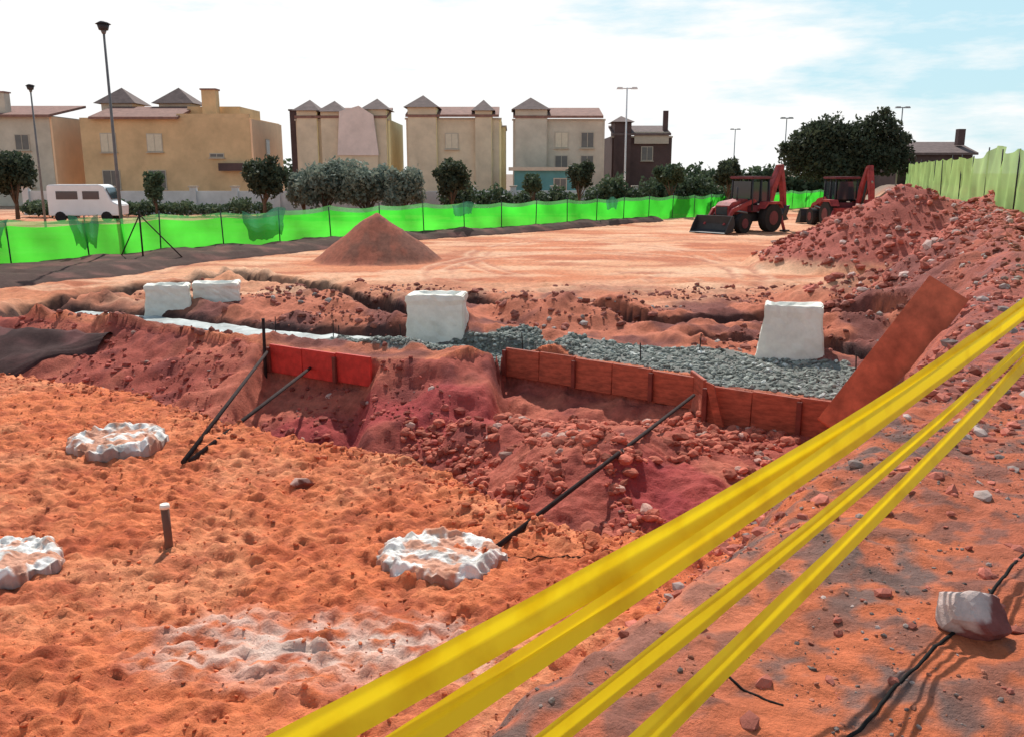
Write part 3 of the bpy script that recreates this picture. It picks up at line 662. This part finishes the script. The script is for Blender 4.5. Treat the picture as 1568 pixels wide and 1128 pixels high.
win(e,-45.5,85,5.8,1.2,1.3);win(e,-49,85,5.8,1.2,1.3);win(e,-45.5,85,2.6,1.4,1.6)
e=empty('sand_house');body(e,'walls',-40,-24.3,85,96,-.2,8.0,P_sand);body(e,'side_wall',-24.295,-24.1,85.05,95.95,-.2,7.9,P_peach)
pent(e,'roof',-38.6,-31,84.9,89.5,8.05,1.25,P_tile);body(e,'parapet',-31,-24.3,85.01,85.4,8.0,8.35,P_sand);body(e,'upper_block',-31,-26,88,95,8.0,9.2,P_sand)
for x0 in (-40.2,-34.6):
    body(e,'turret',x0+.3,x0+3.3,89.6,92.6,8.0,9.6,P_grey);hip(e,'turret_roof',x0+.3,x0+3.3,89.6,92.6,9.6,1.6,P_tiled,.55)
box('chimney',(-28.4,87,9.3),(1.3,1.1,2.6),P_sand,e);box('chimney_cap',(-28.4,87,10.65),(1.5,1.3,.14),P_tile,e)
win(e,-37.5,85,5.75,1.3,1.6,True);win(e,-33.2,85,5.75,1.3,1.5,True);win(e,-27.5,85,4.6,1.2,.25);win(e,-37.5,85,2.4,1.5,1.6);win(e,-33.2,85,2.4,1.5,1.6);swin(e,-24.1,90,5.5,1.2,1.3)
body(e,'balcony',-27.2,-24.4,84.2,84.99,3.2,3.9,P_dark)
def house(name,x0,x1,y0,y1,zt,m,mside,tows,wins,roofc=P_tile,zw=(5.9,2.8)):
    e=empty(name);body(e,'walls',x0,x1,y0,y1,-.2,zt,m);body(e,'side_wall',x1+.005,x1+.2,y0+.05,y1-.05,-.2,zt-.08,mside)
    pent(e,'roof',x0+.3,x1-.3,y0+.02,y0+4,zt+.25,1.0,roofc)
    body(e,'cornice',x0-.1,x1+.25,y0-.12,y0-.003,zt-.18,zt-.02,P_frame)
    for (a,b,zz,h) in tows:
        body(e,'tower',a,b,y0-.4,y0+3.2,-.2,zz,m);body(e,'tower_side',b+.005,b+.06,y0-.35,y0+3.1,-.2,zz-.03,mside);hip(e,'tower_roof',a,b,y0-.4,y0+3.2,zz,h,P_tiled,.35)
    for x in wins:
        for z in zw: win(e,x,y0,z,1.1,1.3,random.random()<.4)
    return e
house('terraced_house',-20.0,-11.5,85,95,7.9,P_cream,P_yel,[(-19.8,-18.0,8.6,1.1),(-17.6,-15.6,8.5,1.1),(-13.6,-11.6,8.7,1.1)],(-19,-16.6,-12.6))
e=empty('pink_gable_wall');prism('gable',[(-1.9,0),(1.9,0),(1.5,3.6),(.2,4.4),(-1.6,3.9)],.3,P_pink,e,(-14.2,84.3,4.6));body(e,'base',-16,-12.4,84.3,84.95,-.2,4.6,P_cream)
e=empty('dark_gap_wall');body(e,'pillar',-20.9,-20.2,86.5,89.5,-.2,8.7,P_dark);body(e,'cap',-21.0,-20.1,86.4,89.6,8.7,8.85,P_tiled)
house('terraced_house',-9.8,-1.2,85,95,8.0,P_cream,P_yel,[(-9.6,-7.0,8.9,1.2),(-3.4,-1.9,8.6,1.1)],(-8.3,-5.6,-2.4))
e=empty('boundary_wall');body(e,'wall',-1.6,-.6,86,94,-.2,7.2,P_yel);body(e,'coping',-1.7,-.5,85.9,94.1,7.2,7.35,P_frame)
house('terraced_house',0.1,8.4,85,95,7.9,P_grey,P_grey,[(.3,3.2,8.7,1.2)],(1.7,4.6,7.0),zw=(6.0,3.9))
e=house('dark_house',10.5,16.6,96,104,6.8,P_dark,P_dark,[(10.7,12.4,8.2,.7)],(14.2,),P_tiled,zw=(5.0,))
body(e,'white_upper_wall',12.8,16.4,95.7,95.95,6.0,7.2,P_frame);box('chimney',(16.2,97,8.2),(.5,.5,2.4),P_dark,e)
e=empty('low_house');body(e,'walls',39,46.5,92,100,-.2,4.9,P_dark);pent(e,'roof',39,46.5,92,96,5.0,1.2,P_tiled);box('chimney',(46,94,6.6),(.7,.7,1.6),P_dark,e)
e=empty('teal_building');body(e,'walls',.2,6.0,79,82,-.2,3.2,P_teal);body(e,'canopy',-.3,6.2,78.6,82.5,3.2,3.5,P_frame);win(e,1.8,79,2,1,1);win(e,4.2,79,2,1,1)
def gwall(x0,x1,y,h,m):
    e=empty('garden_wall');body(e,'wall',x0,x1,y,y+.2,-.2,h,m);x=x0
    while x<x1: box('pillar',(x,y+.02,h/2),(.45,.45,h+.6),m,e);box('pillar_cap',(x,y+.02,h+.32),(.6,.6,.1),P_frame,e);x+=3.1
gwall(-36,-3,67,1.7,P_wall);gwall(-3,19,69,1.7,P_wall)

e=empty('white_van',(-26.8,57,0),R(4))
Mw=mat('van_white',(.75,.76,.77),.35,.08,1,0,1,spec=.5)
prism('body',[(-2.1,.4),(2.15,.4),(2.2,1.05),(1.75,1.3),(1.35,2.2),(1.1,2.3),(-2.0,2.3),(-2.1,2.15)],1.8,Mw,e,bev=.05)
for s in (-1,1):
    box('side_window',(-.9,s*.905,1.65),(1.3,.02,.5),M_glass,e);box('side_window_2',(.55,s*.905,1.65),(1.0,.02,.5),M_glass,e)
    for x in (-1.4,1.4): tube('wheel',(x,s*.72,.33),(x,s*.93,.33),.33,M_tyre,e)
box('windscreen',(1.6,0,1.75),(.04,1.5,.75),M_glass,e,(0,R(-24),0))

# ------------------------------------------------------------------ lamps
def lamp(x,y,h,r,m,arms=1,head=.45,kind='post'):
    e=empty('street_lamp',(x,y,0));tube('pole',(0,0,-.2),(0,0,h),r,m,e,r*.6,10)
    if arms==2:
        tube('arm',(-head,0,h-.05),(head,0,h-.05),r*.5,m,e)
        for s in (-1,1): prism('lantern',[(-.25,0),(.25,0),(.18,.14),(-.18,.14)],.28,m,e,(s*head,0,h-.1))
    else:
        tube('collar',(0,0,h-.02),(0,0,h+.1),r*.9,m,e,.10,10);tube('lantern',(0,0,h+.1),(0,0,h+.28),.15,M_dark,e,.2,10);tube('cap',(0,0,h+.29),(0,0,h+.38),.26,M_dark,e,.1,10)
M_lampg=mat('lamp_grey',(.16,.16,.16),.6)
lamp(-13.75,31.6,7.6,.065,M_lampg,1);lamp(-26.0,50,7.3,.07,M_lampg,1)
lamp(8.7,70,9.3,.09,M_lampw,2,.55);lamp(25.4,85,8.0,.07,M_iron,2,.35);lamp(33.9,80,8.6,.08,M_iron,2,.4);lamp(28,115,8.4,.08,M_iron,2,.4)

# ------------------------------------------------------------------ backhoe loaders
def wheel(e,x,y,r,w):
    tube('tyre',(x,y-w/2,r),(x,y+w/2,r),r,M_tyre,e,None,24);tube('rim',(x,y-w/2-.02,r),(x,y+w/2+.02,r),r*.5,M_maroon,e,None,16)
def backhoe(x,y,rot,arm=0):
    e=empty('backhoe_loader',(x,y,gz(x,y)),rot)
    box('chassis',(.2,0,.75),(3.2,.8,.45),M_dark,e,bev=.04)
    prism('hood',[(.35,.95),(1.85,.9),(1.85,1.35),(1.6,1.55),(.35,1.7)],.95,M_red,e,bev=.04);box('grille',(1.86,0,1.12),(.04,.7,.4),M_dark,e)
    for s in (-1,1):
        wheel(e,-.95,s*.9,.72,.45);wheel(e,1.25,s*.85,.5,.35)
        prism('mudguard',[(-1.75,1.2),(-1.5,1.55),(-.4,1.55),(-.15,1.2),(-.45,1.42),(-1.45,1.42)],.5,M_red,e,(0,s*.9,0))
        prism('loader_arm',[(-.1,1.55),(.15,1.7),(1.8,1.25),(2.45,.45),(2.25,.4),(1.7,1.05)],.12,M_red,e,(0,s*.62,0))
        tube('loader_ram',(.6,s*.62,1.0),(1.7,s*.62,1.15),.05,M_iron,e)
        for px in (-1.15,-.45,.3): tube('cab_pillar',(px,s*.68,1.1),(px*.92,s*.62,2.7),.045,M_dark,e)
        box('side_glass',(-.4,s*.60,2.0),(1.3,.02,1.1),M_glass,e)
    box('cab_base',(-.4,0,1.2),(1.5,1.35,.35),M_maroon,e,bev=.03);box('cab_roof',(-.4,0,2.76),(1.65,1.5,.14),M_maroon,e,bev=.04)
    box('windscreen',(.30,0,2.0),(.02,1.1,1.15),M_glass,e);box('rear_glass',(-1.12,0,2.05),(.02,1.1,1.0),M_glass,e);box('seat',(-.5,0,1.6),(.5,.5,.7),M_dark,e,bev=.05)
    tube('exhaust',(1.0,.25,1.6),(1.0,.25,2.3),.04,M_dark,e)
    prism('bucket',[(2.3,.9),(2.2,.5),(2.3,.12),(2.95,.03),(2.98,.07),(2.45,.2),(2.36,.5),(2.42,.9)],2.25,M_dark,e)
    for s in (-1,1): prism('bucket_side',[(2.3,.9),(2.2,.5),(2.3,.12),(2.95,.03),(2.7,.5),(2.42,.9)],.04,M_dark,e,(0,s*1.12,0))
    box('rear_frame',(-1.65,0,.8),(.25,1.9,.6),M_red,e,bev=.03)
    for s in (-1,1): tube('stabiliser',(-1.7,s*.95,.95),(-1.75,s*1.25,.05),.08,M_red,e);box('foot',(-1.75,s*1.27,.05),(.4,.35,.08),M_dark,e)
    o=arm
    prism('boom',[(-1.7,.85),(-1.45,1.0),(-1.75,2.3),(-2.35,3.35),(-2.6,3.3),(-2.2,2.3)],.34,M_red,e,(0,o,0),bev=.02)
    prism('stick',[(-2.3,3.4),(-2.65,3.45),(-3.0,2.2),(-3.15,1.2),(-2.95,1.15),(-2.7,2.2)],.28,M_red,e,(0,o,0),bev=.02)
    tube('boom_ram',(-1.9,o,1.1),(-2.35,o,2.6),.07,M_dark,e);tube('stick_ram',(-2.2,o,3.0),(-2.95,o,2.5),.06,M_iron,e)
    prism('digging_bucket',[(-3.2,1.3),(-2.85,1.25),(-2.6,.85),(-2.75,.5),(-3.15,.55),(-2.95,.75),(-3.1,1.0)],.6,M_dark,e,(0,o,0))
    return e
backhoe(12.1,46.8,R(180+38),.2)
backhoe(18.9,52.5,R(96),-.55)

# ------------------------------------------------------------------ light, sky, camera
az=R(-4);el=R(46)
sun=bpy.data.lights.new('sun','SUN');sun.energy=5.0;sun.angle=R(.6);sun.color=(1,.95,.88)
so=link(bpy.data.objects.new('sun',sun));S=Vector((math.sin(az)*math.cos(el),math.cos(az)*math.cos(el),math.sin(el)));so.rotation_euler=S.to_track_quat('Z','Y').to_euler();so.location=(0,0,30)
w=bpy.data.worlds.new('World');scene.world=w;w.use_nodes=True;nt=w.node_tree;N=nt.nodes;L=nt.links
bg=N['Background'];sk=N.new('ShaderNodeTexSky');sk.sky_type='NISHITA';sk.sun_disc=False;sk.sun_elevation=el;sk.sun_rotation=az;sk.dust_density=1.0;sk.ozone_density=2.5
tc=N.new('ShaderNodeTexCoord');mp=N.new('ShaderNodeMapping');mp.inputs['Scale'].default_value=(1.3,1.3,6);L.new(tc.outputs['Generated'],mp.inputs[0])
n=N.new('ShaderNodeTexNoise');n.inputs['Scale'].default_value=3.4;n.inputs['Detail'].default_value=9;n.inputs['Roughness'].default_value=.6;L.new(mp.outputs[0],n.inputs[0])
sp=N.new('ShaderNodeSeparateXYZ');L.new(tc.outputs['Generated'],sp.inputs[0])
def mth(op,a,b,c=None,clamp=False):
    m=N.new('ShaderNodeMath');m.operation=op;m.use_clamp=clamp
    for i,v in enumerate((a,b,c)):
        if v is None: continue
        if isinstance(v,(int,float)): m.inputs[i].default_value=v
        else: L.new(v,m.inputs[i])
    return m.outputs[0]
k=mth('MULTIPLY_ADD',sp.outputs[0],-2.3,1.65);k=mth('MULTIPLY_ADD',sp.outputs[2],-7.0,k)
k=mth('MULTIPLY_ADD',n.outputs[0],5.5,k);k=mth('SUBTRACT',k,2.45,None,True)
lo=N.new('ShaderNodeMapRange');lo.inputs[1].default_value=.2;lo.inputs[2].default_value=.55;lo.inputs[3].default_value=1;lo.inputs[4].default_value=.25;L.new(sp.outputs[2],lo.inputs[0])
k=mth('MULTIPLY',k,lo.outputs[0],None,True)
tn=N.new('ShaderNodeMix');tn.data_type='RGBA';L.new(mth('MULTIPLY',lo.outputs[0],.85),tn.inputs[0]);L.new(sk.outputs[0],tn.inputs[6]);tn.inputs[7].default_value=(5.0,7.4,8.2,1)
mx=N.new('ShaderNodeMix');mx.data_type='RGBA';L.new(k,mx.inputs[0]);L.new(tn.outputs[2],mx.inputs[6]);mx.inputs[7].default_value=(9.0,9.0,8.9,1)
L.new(mx.outputs[2],bg.inputs[0]);bg.inputs[1].default_value=.115
cam=bpy.data.cameras.new('camera');co=link(bpy.data.objects.new('camera',cam));co.location=(0,0,3);co.rotation_euler=(R(90-12.4),0,0)
cam.sensor_width=36;cam.lens=1358/1568*36;cam.clip_start=.05;cam.clip_end=5000;scene.camera=co
scene.view_settings.view_transform='Standard';scene.view_settings.look='None';scene.view_settings.exposure=0;scene.view_settings.gamma=1
